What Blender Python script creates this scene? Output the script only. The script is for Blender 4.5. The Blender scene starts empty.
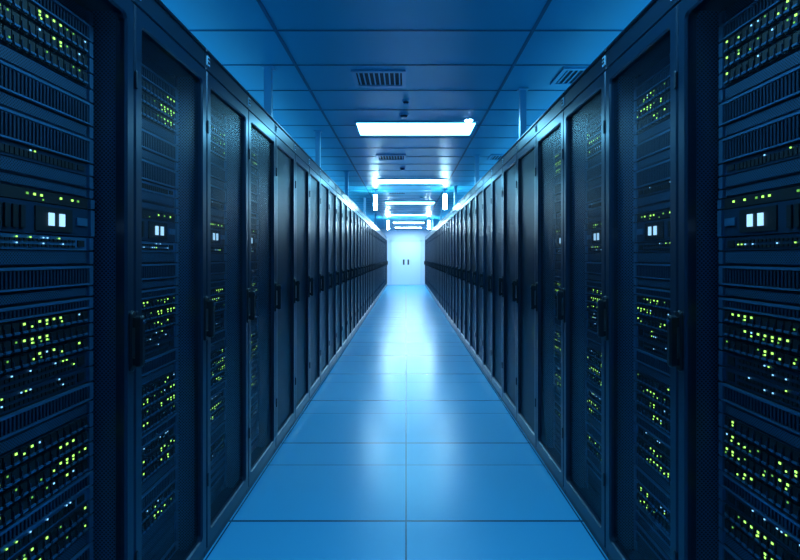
import bpy, bmesh, math, random
from mathutils import Vector
random.seed(7)
S = bpy.context.scene
try:
    S.view_settings.view_transform = 'Standard'
    S.view_settings.look = 'None'
except Exception: pass

# ------------------------------------------------------------ materials
def pmat(name, col, rough=0.5, metal=0.0, spec=0.5, emit=None, estr=0.0, coat=0.0):
    m = bpy.data.materials.new(name); m.use_nodes = True
    b = m.node_tree.nodes['Principled BSDF']
    b.inputs['Base Color'].default_value = (*col, 1)
    b.inputs['Roughness'].default_value = rough
    b.inputs['Metallic'].default_value = metal
    b.inputs['Specular IOR Level'].default_value = spec
    b.inputs['Coat Weight'].default_value = coat
    if emit:
        b.inputs['Emission Color'].default_value = (*emit, 1)
        b.inputs['Emission Strength'].default_value = estr
    return m
def noise_rough(m, scale, lo, hi, bump=0.0):
    nt = m.node_tree; b = nt.nodes['Principled BSDF']
    tc = nt.nodes.new('ShaderNodeTexCoord'); n = nt.nodes.new('ShaderNodeTexNoise')
    n.inputs['Scale'].default_value = scale
    nt.links.new(tc.outputs['Object'], n.inputs['Vector'])
    r = nt.nodes.new('ShaderNodeMapRange')
    r.inputs['To Min'].default_value = lo; r.inputs['To Max'].default_value = hi
    nt.links.new(n.outputs['Fac'], r.inputs['Value'])
    nt.links.new(r.outputs['Result'], b.inputs['Roughness'])
def M(nt, op, a, b=None, c=None):
    n = nt.nodes.new('ShaderNodeMath'); n.operation = op
    for i, v in enumerate((a, b, c)):
        if v is None: continue
        if isinstance(v, (int, float)): n.inputs[i].default_value = v
        else: nt.links.new(v, n.inputs[i])
    return n.outputs[0]

def perforated(name, base, hole, freq, ax='XZ'):
    m = pmat(name, base, 0.45, 0.3)
    nt = m.node_tree; b = nt.nodes['Principled BSDF']
    tc = nt.nodes.new('ShaderNodeTexCoord'); sp = nt.nodes.new('ShaderNodeSeparateXYZ')
    nt.links.new(tc.outputs['Object'], sp.inputs[0])
    p = sp.outputs[ax[0]]; q = sp.outputs[ax[1]]
    a = M(nt, 'MULTIPLY', M(nt, 'ADD', p, q), freq); c = M(nt, 'MULTIPLY', M(nt, 'SUBTRACT', p, q), freq)
    fa = M(nt, 'SUBTRACT', M(nt, 'FRACT', a), 0.5); fc = M(nt, 'SUBTRACT', M(nt, 'FRACT', c), 0.5)
    r2 = M(nt, 'ADD', M(nt, 'MULTIPLY', fa, fa), M(nt, 'MULTIPLY', fc, fc))
    h = M(nt, 'LESS_THAN', r2, 0.11)
    mx = nt.nodes.new('ShaderNodeMix'); mx.data_type = 'RGBA'
    mx.inputs['A'].default_value = (*base, 1); mx.inputs['B'].default_value = (*hole, 1)
    nt.links.new(h, mx.inputs['Factor']); nt.links.new(mx.outputs['Result'], b.inputs['Base Color'])
    return m

m_cab   = pmat('cabinet_steel', (0.006, 0.018, 0.036), 0.42, 0.2); noise_rough(m_cab, 30, 0.36, 0.5)
m_frame = pmat('door_frame_steel', (0.007, 0.028, 0.060), 0.28, 0.4)
m_head  = pmat('header_steel', (0.006, 0.022, 0.046), 0.35, 0.3)
m_srv   = pmat('server_bezel', (0.011, 0.042, 0.090), 0.4, 0.4)
m_srv2  = pmat('server_bezel_light', (0.055, 0.19, 0.36), 0.35, 0.5)
m_slot  = pmat('slot_black', (0.002, 0.005, 0.010), 0.6)
m_hand  = pmat('handle_black', (0.003, 0.007, 0.014), 0.35)
m_perf  = perforated('perforated_sheet', (0.045, 0.15, 0.30), (0.001, 0.003, 0.006), 75, 'XZ')
m_perf2 = perforated('perforated_bezel', (0.025, 0.09, 0.18), (0.001, 0.003, 0.006), 110, 'YZ')
m_green = pmat('led_green', (0.1, 0.3, 0.02), 0.5, emit=(0.42, 1.0, 0.14), estr=2.0)
m_green2= pmat('led_green_dim', (0.1, 0.3, 0.02), 0.5, emit=(0.28, 0.85, 0.14), estr=0.6)
m_cyan  = pmat('led_blue', (0.02, 0.1, 0.3), 0.5, emit=(0.25, 0.65, 1.0), estr=1.6)
m_disp  = pmat('display_blue_white', (0.1, 0.2, 0.4), 0.5, emit=(0.38, 0.72, 1.0), estr=1.35)
m_label = pmat('label_plate', (0.35, 0.6, 0.8), 0.5)

# perforated-mesh door: the more oblique the view, the less one sees through
m_mesh = bpy.data.materials.new('door_mesh'); m_mesh.use_nodes = True
nt = m_mesh.node_tree; b = nt.nodes['Principled BSDF']; out = nt.nodes['Material Output']
b.inputs['Base Color'].default_value = (0.004, 0.018, 0.042, 1)
b.inputs['Roughness'].default_value = 0.36
b.inputs['Metallic'].default_value = 0.2
lw = nt.nodes.new('ShaderNodeLayerWeight'); lw.inputs['Blend'].default_value = 0.5
mr = nt.nodes.new('ShaderNodeMapRange')
mr.inputs['From Min'].default_value = 0.48; mr.inputs['From Max'].default_value = 0.88
mr.inputs['To Min'].default_value = 0.06; mr.inputs['To Max'].default_value = 0.93
nt.links.new(lw.outputs['Facing'], mr.inputs['Value'])
tr = nt.nodes.new('ShaderNodeBsdfTransparent'); mix = nt.nodes.new('ShaderNodeMixShader')
nt.links.new(mr.outputs['Result'], mix.inputs['Fac'])
nt.links.new(tr.outputs[0], mix.inputs[1]); nt.links.new(b.outputs[0], mix.inputs[2])
nt.links.new(mix.outputs[0], out.inputs['Surface'])

for m in (m_green, m_green2, m_cyan, m_disp):
    try: m.cycles.emission_sampling = 'NONE'
    except Exception: pass

# floor
m_floor = pmat('floor_tiles', (0.05, 0.30, 0.58), 0.24, 0.0, 0.75)
nt = m_floor.node_tree; b = nt.nodes['Principled BSDF']
geo = nt.nodes.new('ShaderNodeTexCoord'); sp = nt.nodes.new('ShaderNodeSeparateXYZ')
nt.links.new(geo.outputs['Object'], sp.inputs[0])
def seam(v, off, per, w):
    t = M(nt, 'FRACT', M(nt, 'DIVIDE', M(nt, 'SUBTRACT', v, off), per))
    e = M(nt, 'ABSOLUTE', M(nt, 'SUBTRACT', t, 0.5))
    return M(nt, 'GREATER_THAN', e, 0.5 - w / per)
sx = seam(sp.outputs['X'], 0.0, 0.9, 0.004)
sy = seam(sp.outputs['Y'], 2.576, 1.08, 0.008)
sy2 = seam(sp.outputs['Y'], 3.27, 1.08, 0.005)
sm = M(nt, 'MAXIMUM', M(nt, 'MAXIMUM', sx, sy), M(nt, 'MULTIPLY', sy2, 0.7))
nz = nt.nodes.new('ShaderNodeTexNoise'); nz.inputs['Scale'].default_value = 0.8; nz.inputs['Detail'].default_value = 1
nt.links.new(geo.outputs['Object'], nz.inputs['Vector'])
mx = nt.nodes.new('ShaderNodeMix'); mx.data_type = 'RGBA'
mx.inputs['A'].default_value = (0.065, 0.44, 0.76, 1)
mx.inputs['B'].default_value = (0.01, 0.07, 0.15, 1)
nt.links.new(sm, mx.inputs['Factor']); nt.links.new(mx.outputs['Result'], b.inputs['Base Color'])
rr = nt.nodes.new('ShaderNodeMapRange'); rr.inputs['To Min'].default_value = 0.25; rr.inputs['To Max'].default_value = 0.28
nt.links.new(nz.outputs['Fac'], rr.inputs['Value']); nt.links.new(rr.outputs['Result'], b.inputs['Roughness'])

m_ceil = pmat('ceiling_tile', (0.055, 0.53, 0.78), 0.4, 0, 0.5); noise_rough(m_ceil, 200, 0.32, 0.42)
m_grid = pmat('ceiling_grid_metal', (0.015, 0.16, 0.30), 0.45)
m_wall = pmat('wall_paint', (0.06, 0.38, 0.66), 0.6); noise_rough(m_wall, 40, 0.55, 0.65)
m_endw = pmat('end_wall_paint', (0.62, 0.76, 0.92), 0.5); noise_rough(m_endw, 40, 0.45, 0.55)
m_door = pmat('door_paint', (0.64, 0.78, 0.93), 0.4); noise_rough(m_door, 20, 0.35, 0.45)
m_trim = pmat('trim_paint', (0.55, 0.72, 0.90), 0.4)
m_fix  = pmat('fixture_metal', (0.2, 0.55, 0.8), 0.4, 0.2)
m_pole = pmat('strut_zinc', (0.30, 0.66, 0.88), 0.35, 0.3)
m_vdark= pmat('vent_dark', (0.003, 0.03, 0.06), 0.6)
m_diff = pmat('light_diffuser', (0.5, 0.7, 0.9), 0.5, emit=(0.18, 0.66, 1.0), estr=19)
m_diffN= pmat('light_diffuser_end', (0.5, 0.7, 0.9), 0.5, emit=(0.50, 0.78, 1.0), estr=58)
m_tube = pmat('lamp_tube_glow', (0.7, 0.85, 1), 0.5, emit=(0.42, 0.80, 1.0), estr=90)
m_tube2= pmat('lamp_tube_glow_end', (0.7, 0.85, 1), 0.5, emit=(0.50, 0.82, 1.0), estr=190)
m_fill   = pmat('ceiling_fill_glow', (0.3, 0.6, 0.9), 0.5, emit=(0.06, 0.55, 1.0), estr=1.0)  # glow for the added ceiling fill strips, not a room lamp

# ------------------------------------------------------------ mesh builder
class MB:
    def __init__(s, mapf=None):
        s.v = []; s.f = []; s.m = []; s.mats = []; s.mapf = mapf or (lambda a, b, c: (a, b, c)); s.flip = False
    def mi(s, m):
        if m not in s.mats: s.mats.append(m)
        return s.mats.index(m)
    def face(s, idx, m): s.f.append(list(idx)); s.m.append(s.mi(m))
    def vert(s, a, b, c): s.v.append(s.mapf(a, b, c)); return len(s.v) - 1
    def box(s, a0, a1, b0, b1, c0, c1, m):
        i = [s.vert(a, b, c) for a in (a0, a1) for b in (b0, b1) for c in (c0, c1)]
        for q in ((0,1,3,2),(4,6,7,5),(0,4,5,1),(2,3,7,6),(0,2,6,4),(1,5,7,3)):
            s.face([i[k] for k in q], m)
    def cbox(s, a0, a1, b0, b1, c0, c1, ch, m):
        def ring(b, e): return [s.vert(a0+e, b, c0+e), s.vert(a1-e, b, c0+e), s.vert(a1-e, b, c1-e), s.vert(a0+e, b, c1-e)]
        rs = [ring(b1, 0), ring(b0+ch, 0), ring(b0, ch)]
        for r, t in zip(rs, rs[1:]):
            for k in range(4): s.face([r[k], r[(k+1)%4], t[(k+1)%4], t[k]], m)
        s.face(rs[-1], m); s.face(rs[0][::-1], m)
    def prism(s, pts, b0, b1, ch, m):
        cx = sum(p[0] for p in pts)/len(pts); cz = sum(p[1] for p in pts)/len(pts)
        w = max(abs(p[0]-cx) for p in pts); h = max(abs(p[1]-cz) for p in pts)
        def ring(b, e):
            return [s.vert(cx+(p[0]-cx)*(1-e/w), b, cz+(p[1]-cz)*(1-e/h)) for p in pts]
        rs = [ring(b1, 0), ring(b0+ch, 0), ring(b0, ch)]
        n = len(pts)
        for r, t in zip(rs, rs[1:]):
            for k in range(n): s.face([r[k], r[(k+1)%n], t[(k+1)%n], t[k]], m)
        s.face(rs[-1], m); s.face(rs[0][::-1], m)
    def mesh(s, name):
        me = bpy.data.meshes.new(name); me.from_pydata(s.v, [], s.f)
        for m in s.mats: me.materials.append(m)
        me.polygons.foreach_set('material_index', s.m); me.update()
        bm = bmesh.new(); bm.from_mesh(me); bmesh.ops.recalc_face_normals(bm, faces=bm.faces); bm.to_mesh(me); bm.free()
        return me
    def obj(s, name, loc=(0,0,0), parent=None):
        o = bpy.data.objects.new(name, s.mesh(name)); o.location = loc
        S.collection.objects.link(o)
        if parent: o.parent = parent
        return o
def empty(name, loc=(0,0,0)):
    o = bpy.data.objects.new(name, None); o.location = loc; S.collection.objects.link(o); return o

def rrect(a0, a1, c0, c1, r, n=6):
    pts = []
    for (x, z, t0) in ((a1-r, c0+r, -90), (a1-r, c1-r, 0), (a0+r, c1-r, 90), (a0+r, c0+r, 180)):
        for k in range(n+1):
            t = math.radians(t0 + 90*k/n); pts.append((x+r*math.cos(t), z+r*math.sin(t)))
    return pts

# ------------------------------------------------------------ server rack
W = 0.6; HD = 2.205; HT = 2.305; DEP = 1.10
FD = 0.115   # depth of the equipment faces behind the door plane
def servers(mb, rnd):
    U0, U1 = 0.058, 0.542
    def base(z0, z1, m=m_srv, out=0.0):
        mb.box(U0, U1, FD-out, FD+0.35, z0+0.0015, z1-0.0015, m)
        for (a, b) in ((U0-0.006, U0+0.014), (U1-0.014, U1+0.006)):   # rack ears
            mb.box(a, b, FD-0.010-out, FD, z0+0.003, z1-0.003, m_srv2)
    def led(u, z, m, w=0.0035, h=0.0035, out=0.0): mb.box(u-w*.8, u+w*.8, FD-out-0.0015, FD-out, z-h*.75, z+h*.75, m)
    def vent(z0, z1):
        base(z0, z1); mb.box(U0+0.02, U1-0.02, FD-0.004, FD, z0+0.006, z1-0.006, m_perf2)
        led(U0+0.05, (z0+z1)/2, m_cyan, 0.003, 0.003, 0.004)
    def slats(z0, z1, n=34):
        base(z0, z1, m_slot)
        mb.box(U0+0.014, U1-0.014, FD-0.010, FD, z1-0.010, z1-0.003, m_srv2)
        mb.box(U0+0.014, U1-0.014, FD-0.010, FD, z0+0.003, z0+0.008, m_srv2)
        w = (U1-U0-0.03)/n
        for k in range(n):
            u = U0+0.015+k*w
            mb.box(u+w*0.25, u+w*0.75, FD-0.008, FD, z0+0.010, z1-0.012, m_srv)
    def drives(z0, z1, n=16, dens=0.5):
        base(z0, z1)
        w = (U1-U0-0.04)/n
        ph = rnd.uniform(0, 6.28); fr = rnd.uniform(.35, .8)
        for k in range(n):
            u = U0+0.02+k*w
            mb.box(u+0.002, u+w-0.002, FD-0.008, FD, z0+0.005, z1-0.005, m_slot)
            mb.box(u+0.004, u+w-0.005, FD-0.013, FD-0.008, z0+0.009, z0+0.015, m_srv2)
            mb.box(u+0.004, u+0.007, FD-0.011, FD-0.008, z0+0.016, z1-0.016, m_srv)
            zc = z1-0.011
            dd = dens * max(0, .38 + .55*math.sin(ph + k*fr))     # clusters of activity
            r = rnd.random()
            if r < dd: led(u+w*0.5, zc, m_green, 0.0044, 0.0038, 0.008)
            elif r < dd+0.12: led(u+w*0.5, zc, m_green2, 0.003, 0.003, 0.008)
            elif r < dd+0.18: led(u+w*0.5, zc, m_cyan, 0.003, 0.003, 0.008)
            if rnd.random() < dd*0.5: led(u+w*0.5, zc-0.010, m_green, 0.0034, 0.003, 0.008)
            if rnd.random() < dd*0.4: led(u+w*0.7, z0+0.022, m_green2 if rnd.random()<.5 else m_green, 0.003, 0.003, 0.008)
    def ports(z0, z1, n=24, rows=1, dens=0.25):
        base(z0, z1, m_srv2 if rnd.random() < 0.4 else m_srv)
        w = (U1-U0-0.10)/n; h = (z1-z0-0.012)/rows
        for j in range(rows):
            for k in range(n):
                u = U0+0.03+k*w; z = z0+0.006+j*h
                mb.box(u+0.002, u+w-0.002, FD-0.003, FD, z+0.003, z+h-0.006, m_slot)
                q = rnd.random()
                if q < dens: led(u+w*0.5, z+h-0.003, m_green if rnd.random()<.4 else m_cyan, 0.003, 0.0025, 0.002)
        mb.box(U1-0.06, U1-0.03, FD-0.004, FD, z0+0.012, z1-0.012, m_slot)
    def ledrow(z0, z1):
        base(z0, z1, m_slot, 0.004)
        u = U0+0.04
        while u < U1-0.05:
            if rnd.random() < 0.6: led(u, (z0+z1)/2+0.003, m_green if rnd.random()<.7 else m_green2, 0.005, 0.0040, 0.004)
            if rnd.random() < 0.25: led(u+0.006, (z0+z1)/2-0.009, m_green2, 0.003, 0.003, 0.004)
            u += 0.026 if rnd.random() < .7 else 0.05
    def disp(z0, z1):
        base(z0, z1, m_srv, 0.004)
        mb.box(0.30, 0.45, FD-0.008, FD, z0+0.010, z1-0.010, m_slot)
        zc = (z0+z1)/2
        for u in (0.358, 0.402): mb.box(u-0.010, u+0.010, FD-0.012, FD-0.008, zc-0.018, zc+0.018, m_disp)
        for k in range(7): mb.box(0.09+k*0.026, 0.105+k*0.026, FD-0.010, FD, z0+0.014, z1-0.014, m_slot)
        mb.box(0.47, 0.52, FD-0.009, FD, zc-0.01, zc+0.014, m_srv2)
    z = 2.145
    def go(fn, h, *a, **k):
        nonlocal z
        fn(z-h, z, *a, **k); z -= h
    go(vent, .044); go(slats, .055)
    for d in (.6, .8, .5): go(drives, .050, dens=d*rnd.uniform(.6, 1.1))
    go(vent, .044)
    go(slats, .075); go(vent, .040); go(slats, .080); go(ports, .040, dens=.1)
    go(vent, .042)
    z = 1.575
    go(vent, .030); go(ledrow, .034)
    go(disp, .088)
    go(ports, .044, rows=2); go(vent, .044, )
    go(slats, .066); go(vent, .035)
    go(slats, .040)
    for d in (.9, .9, .7): go(drives, .044, dens=d*rnd.uniform(.7, 1.1))
    go(ports, .050, rows=2, dens=.1); go(ports, .050, rows=2, dens=.1)
    go(slats, .060); go(vent, .040); 
    z = min(z, .87)
    for d in (.4, .9, .8, .5): go(drives, .046, dens=d*rnd.uniform(.7, 1.1))
    go(slats, .050); go(ports, .044)
    for d in (.8, .7): go(drives, .046, dens=d)
    go(vent, .044); go(slats, .066)
    for d in (.5, .5): go(drives, .046, dens=d)
    while z > .10: go(slats if rnd.random()<.5 else vent, .044)

def rack_mesh(side, seed):
    rnd = random.Random(seed)
    mb = MB(lambda u, d, z: (side*d, u, z))
    g = 0.0015
    mb.box(g, .02, .04, DEP, .0, HD, m_cab); mb.box(W-.02, W-g, .04, DEP, .0, HD, m_cab)
    mb.box(.02, W-.02, DEP-.02, DEP, .0, HD, m_cab)
    mb.box(.02, W-.02, .04, DEP, HD-.04, HD, m_cab)
    mb.box(.02, W-.02, .04, DEP, .0, .05, m_cab)
    mb.box(g, W-g, .012, .04, .0, .035, m_head)
    for (a, b) in ((.02, .026), (W-.026, W-.02)): mb.box(a, b, .04, FD+.01, .05, HD-.04, m_perf)
    for (a, b) in ((.026, .050), (W-.050, W-.026)):
        mb.box(a, b, FD+.012, FD+.03, .05, HD-.04, m_srv)
        k = .08
        while k < HD-.06:
            mb.box((a+b)/2-.004, (a+b)/2+.004, FD+.009, FD+.012, k, k+.009, m_slot); k += .0445
    mb.box(g, W-g, .010, DEP, HD+.004, HT-.012, m_head)
    mb.cbox(g, W-g, .0, DEP, HT-.014, HT, .004, m_frame)
    mb.cbox(g, W-g, .004, .03, HD+.004, HD+.016, .003, m_frame)
    mb.box(.02, .052, .006, .010, HT-.068, HT-.026, m_label)
    mb.box(.027, .045, .004, .006, HT-.060, HT-.050, m_slot); mb.box(.027, .045, .004, .006, HT-.044, HT-.034, m_slot)
    z0, z1, a0, a1 = .040, HD-.002, .003, W-.003
    n = 6
    def inner(e): return rrect(a0+.040-e, a1-.040+e, z0+.065-e, z1-.055+e, .022, n)
    def addring(pts, d): return [mb.vert(p[0], d, p[1]) for p in pts]
    i_f = addring(inner(0), .0); i_c = addring(inner(-.005), .008); i_b = addring(inner(-.005), .036)
    e = .005
    oc = [(a1, z0), (a1, z1), (a0, z1), (a0, z0)]
    def oring(d, e): return [mb.vert(c[0]+(-e if c[0] > .3 else e), d, c[1]+(-e if c[1] > 1 else e)) for c in oc]
    o_f = oring(.0, e); o_c = oring(e, 0); o_b = oring(.036, 0)
    N = len(i_f); q = n+1
    for ci in range(4):
        for k in range(n):
            mb.face([o_f[ci], i_f[ci*q+k], i_f[ci*q+k+1]], m_frame)
            mb.face([o_b[ci], i_b[ci*q+k], i_b[ci*q+k+1]], m_frame)
        nx = (ci+1) % 4
        mb.face([o_f[ci], i_f[ci*q+n], i_f[nx*q], o_f[nx]], m_frame)
        mb.face([o_b[ci], i_b[ci*q+n], i_b[nx*q], o_b[nx]], m_frame)
        mb.face([o_f[ci], o_f[nx], o_c[nx], o_c[ci]], m_frame)
        mb.face([o_c[ci], o_c[nx], o_b[nx], o_b[ci]], m_frame)
    for k in range(N):
        k2 = (k+1) % N
        mb.face([i_f[k], i_f[k2], i_c[k2], i_c[k]], m_frame)
        mb.face([i_c[k], i_c[k2], i_b[k2], i_b[k]], m_frame)
    p = addring([(x, z) for x, z in inner(-.003)], .020)
    mb.face(p, m_mesh)
    uc = .577; zc = 1.085
    mb.prism(rrect(uc-.016, uc+.016, zc-.100, zc+.100, .015, 5), -.010, .001, .004, m_hand)
    mb.prism(rrect(uc-.013, uc+.013, zc-.085, zc+.085, .0125, 5), -.042, -.020, .006, m_hand)
    mb.box(uc-.009, uc+.009, -.022, -.008, zc+.045, zc+.078, m_hand)
    mb.box(uc-.009, uc+.009, -.022, -.008, zc-.078, zc-.055, m_hand)
    mb.prism(rrect(uc-.008, uc+.008, zc-.008+.062, zc+.008+.062, .0078, 5), -.046, -.040, .002, m_srv)
    for hz in (.35, 1.15, 1.95): mb.prism(rrect(.001, .016, hz-.03, hz+.03, .006, 3), -.006, .001, .002, m_cab)
    servers(mb, rnd)
    return mb.mesh('server_rack')

Y0 = 1.06; HALF = 0.9
vars_ = {s: [rack_mesh(s, 11+i+s) for i in range(4)] for s in (-1, 1)}
for side in (-1, 1):
    for k in range(-4, 38):
        o = bpy.data.objects.new('server_rack', vars_[side][(k*3+k//4) % 4])
        o.location = (side*HALF, Y0+k*W, 0.0)
        S.collection.objects.link(o)

# ------------------------------------------------------------ room shell
YB, YE, XW, ZC = -2.6, 24.35, 3.4, 2.72
def slab(name, x0, x1, y0, y1, z0, z1, m):
    mb = MB(); mb.box(x0, x1, y0, y1, z0, z1, m); return mb.obj(name)
slab('floor', -XW, XW, YB, YE, -.1, 0, m_floor)
slab('ceiling', -XW, XW, YB, YE, ZC, ZC+.1, m_ceil)
slab('wall_left', -XW-.1, -XW, YB-.1, YE+.1, -.1, ZC+.1, m_wall)
slab('wall_right', XW, XW+.1, YB-.1, YE+.1, -.1, ZC+.1, m_wall)
slab('wall_back', -XW, XW, YB-.1, YB, -.1, ZC+.1, m_wall)
slab('wall_end', -XW, XW, YE, YE+.1, -.1, ZC+.1, m_endw)
slab('baseboard_end_left', -XW, -.78, YE-.015, YE, 0, .1, m_trim)
slab('baseboard_end_right', .78, XW, YE-.015, YE, 0, .1, m_trim)

mb = MB()
y = 3.0-.54*10
while y < YE:
    mb.box(-XW, XW, y-.007, y+.007, ZC-.004, ZC, m_grid); y += .54
for x in (-2.32, -.78, .76, 2.30):
    mb.box(x-.010, x+.010, YB, YE, ZC-.006, ZC, m_grid)
mb.obj('ceiling_grid')

d = empty('door_1', (0, YE, 0))
mb = MB(); 
mb.box(-.78, -.70, -.04, 0, 0, 2.18, m_trim); mb.box(.70, .78, -.04, 0, 0, 2.18, m_trim); mb.box(-.78, .78, -.04, 0, 2.10, 2.18, m_trim)
mb.obj('door_frame', parent=d)
for s in (-1, 1):
    mb = MB(); a, b_ = sorted((s*.004, s*.698))
    mb.box(a, b_, -.035, 0, .01, 2.095, m_door); mb.obj('door_leaf', parent=d)
    mb = MB(); a, b_ = sorted((s*.07, s*.15))
    mb.box(a, b_, -.050, -.035, .98, 1.24, m_hand); 
    mb.box(min(s*.09, s*.12), max(s*.09, s*.12), -.09, -.05, 1.0, 1.22, m_hand); mb.obj('door_handle', parent=d)

# ------------------------------------------------------------ luminaires
def panel(y, mdiff, xc=.1, w=1.2, l=.5):
    p = empty('ceiling_light_panel', (xc, y, ZC))
    mb = MB(); h = w/2; t = .02
    mb.box(-h-t, h+t, -l/2-t, -l/2, -.014, -.0, m_fix); mb.box(-h-t, h+t, l/2, l/2+t, -.014, 0, m_fix)
    mb.box(-h-t, -h, -l/2, l/2, -.014, 0, m_fix); mb.box(h, h+t, -l/2, l/2, -.014, 0, m_fix)
    mb.obj('trim_frame', parent=p)
    mb = MB(); mb.box(-h, h, -l/2, l/2, -.010, -.001, mdiff); mb.obj('diffuser', parent=p)
panel(-1.9, m_diff); panel(1.67, m_diff)
for y in (5.28, 8.95, 12.5, 16.1): panel(y, m_diff)
panel(19.7, m_diffN); panel(23.0, m_diffN)

# unseen glowing strips added on the cabinet tops to brighten the ceiling
for s in (-1, 1):
    p = empty('added_ceiling_fill', (s*1.55, 0, HT))
    mb = MB(); mb.box(-.26, .26, -1.2, 23.6, 0, .03, m_cab); mb.obj('fill_base', parent=p)
    mb = MB(); mb.box(-.24, .24, -1.1, 23.5, .03, .036, m_fill); mb.obj('diffuser', parent=p)  # glowing top sheet of the added fill

def cyl(mb, r, z0, z1, m, n=20, r2=None):
    r2 = r if r2 is None else r2
    A = [mb.vert(r*math.cos(2*math.pi*k/n), r*math.sin(2*math.pi*k/n), z0) for k in range(n)]
    B = [mb.vert(r2*math.cos(2*math.pi*k/n), r2*math.sin(2*math.pi*k/n), z1) for k in range(n)]
    for k in range(n): mb.face([A[k], A[(k+1)%n], B[(k+1)%n], B[k]], m)
    mb.face(A[::-1], m); mb.face(B, m)
def tube_lamp(x, y, mt, L=.30, r=.035):
    p = empty('pendant_tube_lamp', (x, y, ZC))
    mb = MB(); cyl(mb, .06, -.02, 0, m_fix); cyl(mb, .01, -.08, -.02, m_fix); cyl(mb, r+.006, -.11, -.08, m_fix)
    cyl(mb, r+.006, -.12-L, -.11-L, m_fix); mb.obj('canopy', parent=p)
    mb = MB(); cyl(mb, r, -.11-L, -.11, mt); mb.obj('glow_tube', parent=p)
tube_lamp(-.62, 10.1, m_tube); tube_lamp(.78, 10.0, m_tube)
tube_lamp(-.62, 17.3, m_tube2); tube_lamp(.78, 17.2, m_tube2)

def spot(x, y):
    p = empty('recessed_spotlight', (x, y, ZC))
    mb = MB(); cyl(mb, .05, -.012, 0, m_fix, 24, .06); mb.obj('ring', parent=p)
    mb = MB(); cyl(mb, .036, -.016, -.012, m_tube); mb.obj('lens', parent=p)
spot(.62, 4.94)

def vent(x, y, w=.40, l=.34):
    p = empty('ceiling_air_vent', (x, y, ZC))
    mb = MB(); h = w/2; k = l/2; t = .03
    for bx in ((-h, h, -k, -k+t), (-h, h, k-t, k), (-h, -h+t, -k+t, k-t), (h-t, h, -k+t, k-t)):
        mb.box(*bx, -.014, 0, m_fix)
    mb.obj('vent_frame', parent=p)
    mb = MB(); mb.box(-h+t, h-t, -k+t, k-t, -.003, -.001, m_vdark); mb.obj('duct_opening', parent=p)
    mb = MB(); n = 9
    for i in range(n):
        xx = -h+t+(i+.5)*(w-2*t)/n
        mb.box(xx-.005, xx+.005, -k+t, k-t, -.012, -.003, m_fix)
    mb.obj('louvres', parent=p)
vent(-.20, 3.80); vent(1.33, 3.75); vent(-.2, 6.8); vent(1.33, 6.8); vent(-.2, 10.6)

def detector(x, y, r=.05):
    mb = MB(); cyl(mb, r*.8, -.018, 0, m_fix, 24, r); cyl(mb, r*.45, -.034, -.018, m_vdark, 24, r*.75); cyl(mb, r*.5, -.042, -.034, m_fix, 24)
    mb.obj('smoke_detector', (x, y, ZC))
detector(0.0, 4.33, .035); detector(-.02, 4.75, .05); detector(-.05, 7.6, .05); detector(.35, 11.2, .05)

def strut(x, y):
    p = empty('steel_support_strut', (x, y, HT))
    L = ZC-HT-.001
    mb = MB()
    w = .025
    mb.box(-w, w, -w, -w+.006, 0, L, m_pole); mb.box(-w, -w+.006, -w+.006, w, 0, L, m_pole); mb.box(w-.006, w, -w+.006, w, 0, L, m_pole)
    mb.box(-w+.006, -w+.016, w-.005, w, 0, L, m_pole); mb.box(w-.016, w-.006, w-.005, w, 0, L, m_pole)
    mb.obj('channel', parent=p)
    mb = MB(); mb.box(-.04, .04, -.04, .04, L-.012, L, m_pole); mb.box(-.04, .04, -.04, .04, 0, .008, m_pole); mb.obj('foot_plates', parent=p)
for x, y in ((-.985, 3.58), (-.95, 5.4), (-.95, 8.0), (-.95, 11.5), (-.95, 15.5), (.945, 4.05), (.95, 6.7), (.95, 9.6), (.95, 13.5), (.95, 18)):
    strut(x, y)

# ------------------------------------------------------------ world + camera
w = bpy.data.worlds.new('World'); S.world = w; w.use_nodes = True
w.node_tree.nodes['Background'].inputs[0].default_value = (0.01, 0.05, 0.15, 1)
cam = bpy.data.cameras.new('camera'); co = bpy.data.objects.new('camera', cam); S.collection.objects.link(co)
co.location = (0, 0, 1.36); co.rotation_euler = (math.radians(90), 0, 0)
cam.sensor_width = 36; cam.lens = 22.5; cam.shift_x = -.0075; cam.shift_y = -.02875
cam.clip_start = .02
S.camera = co
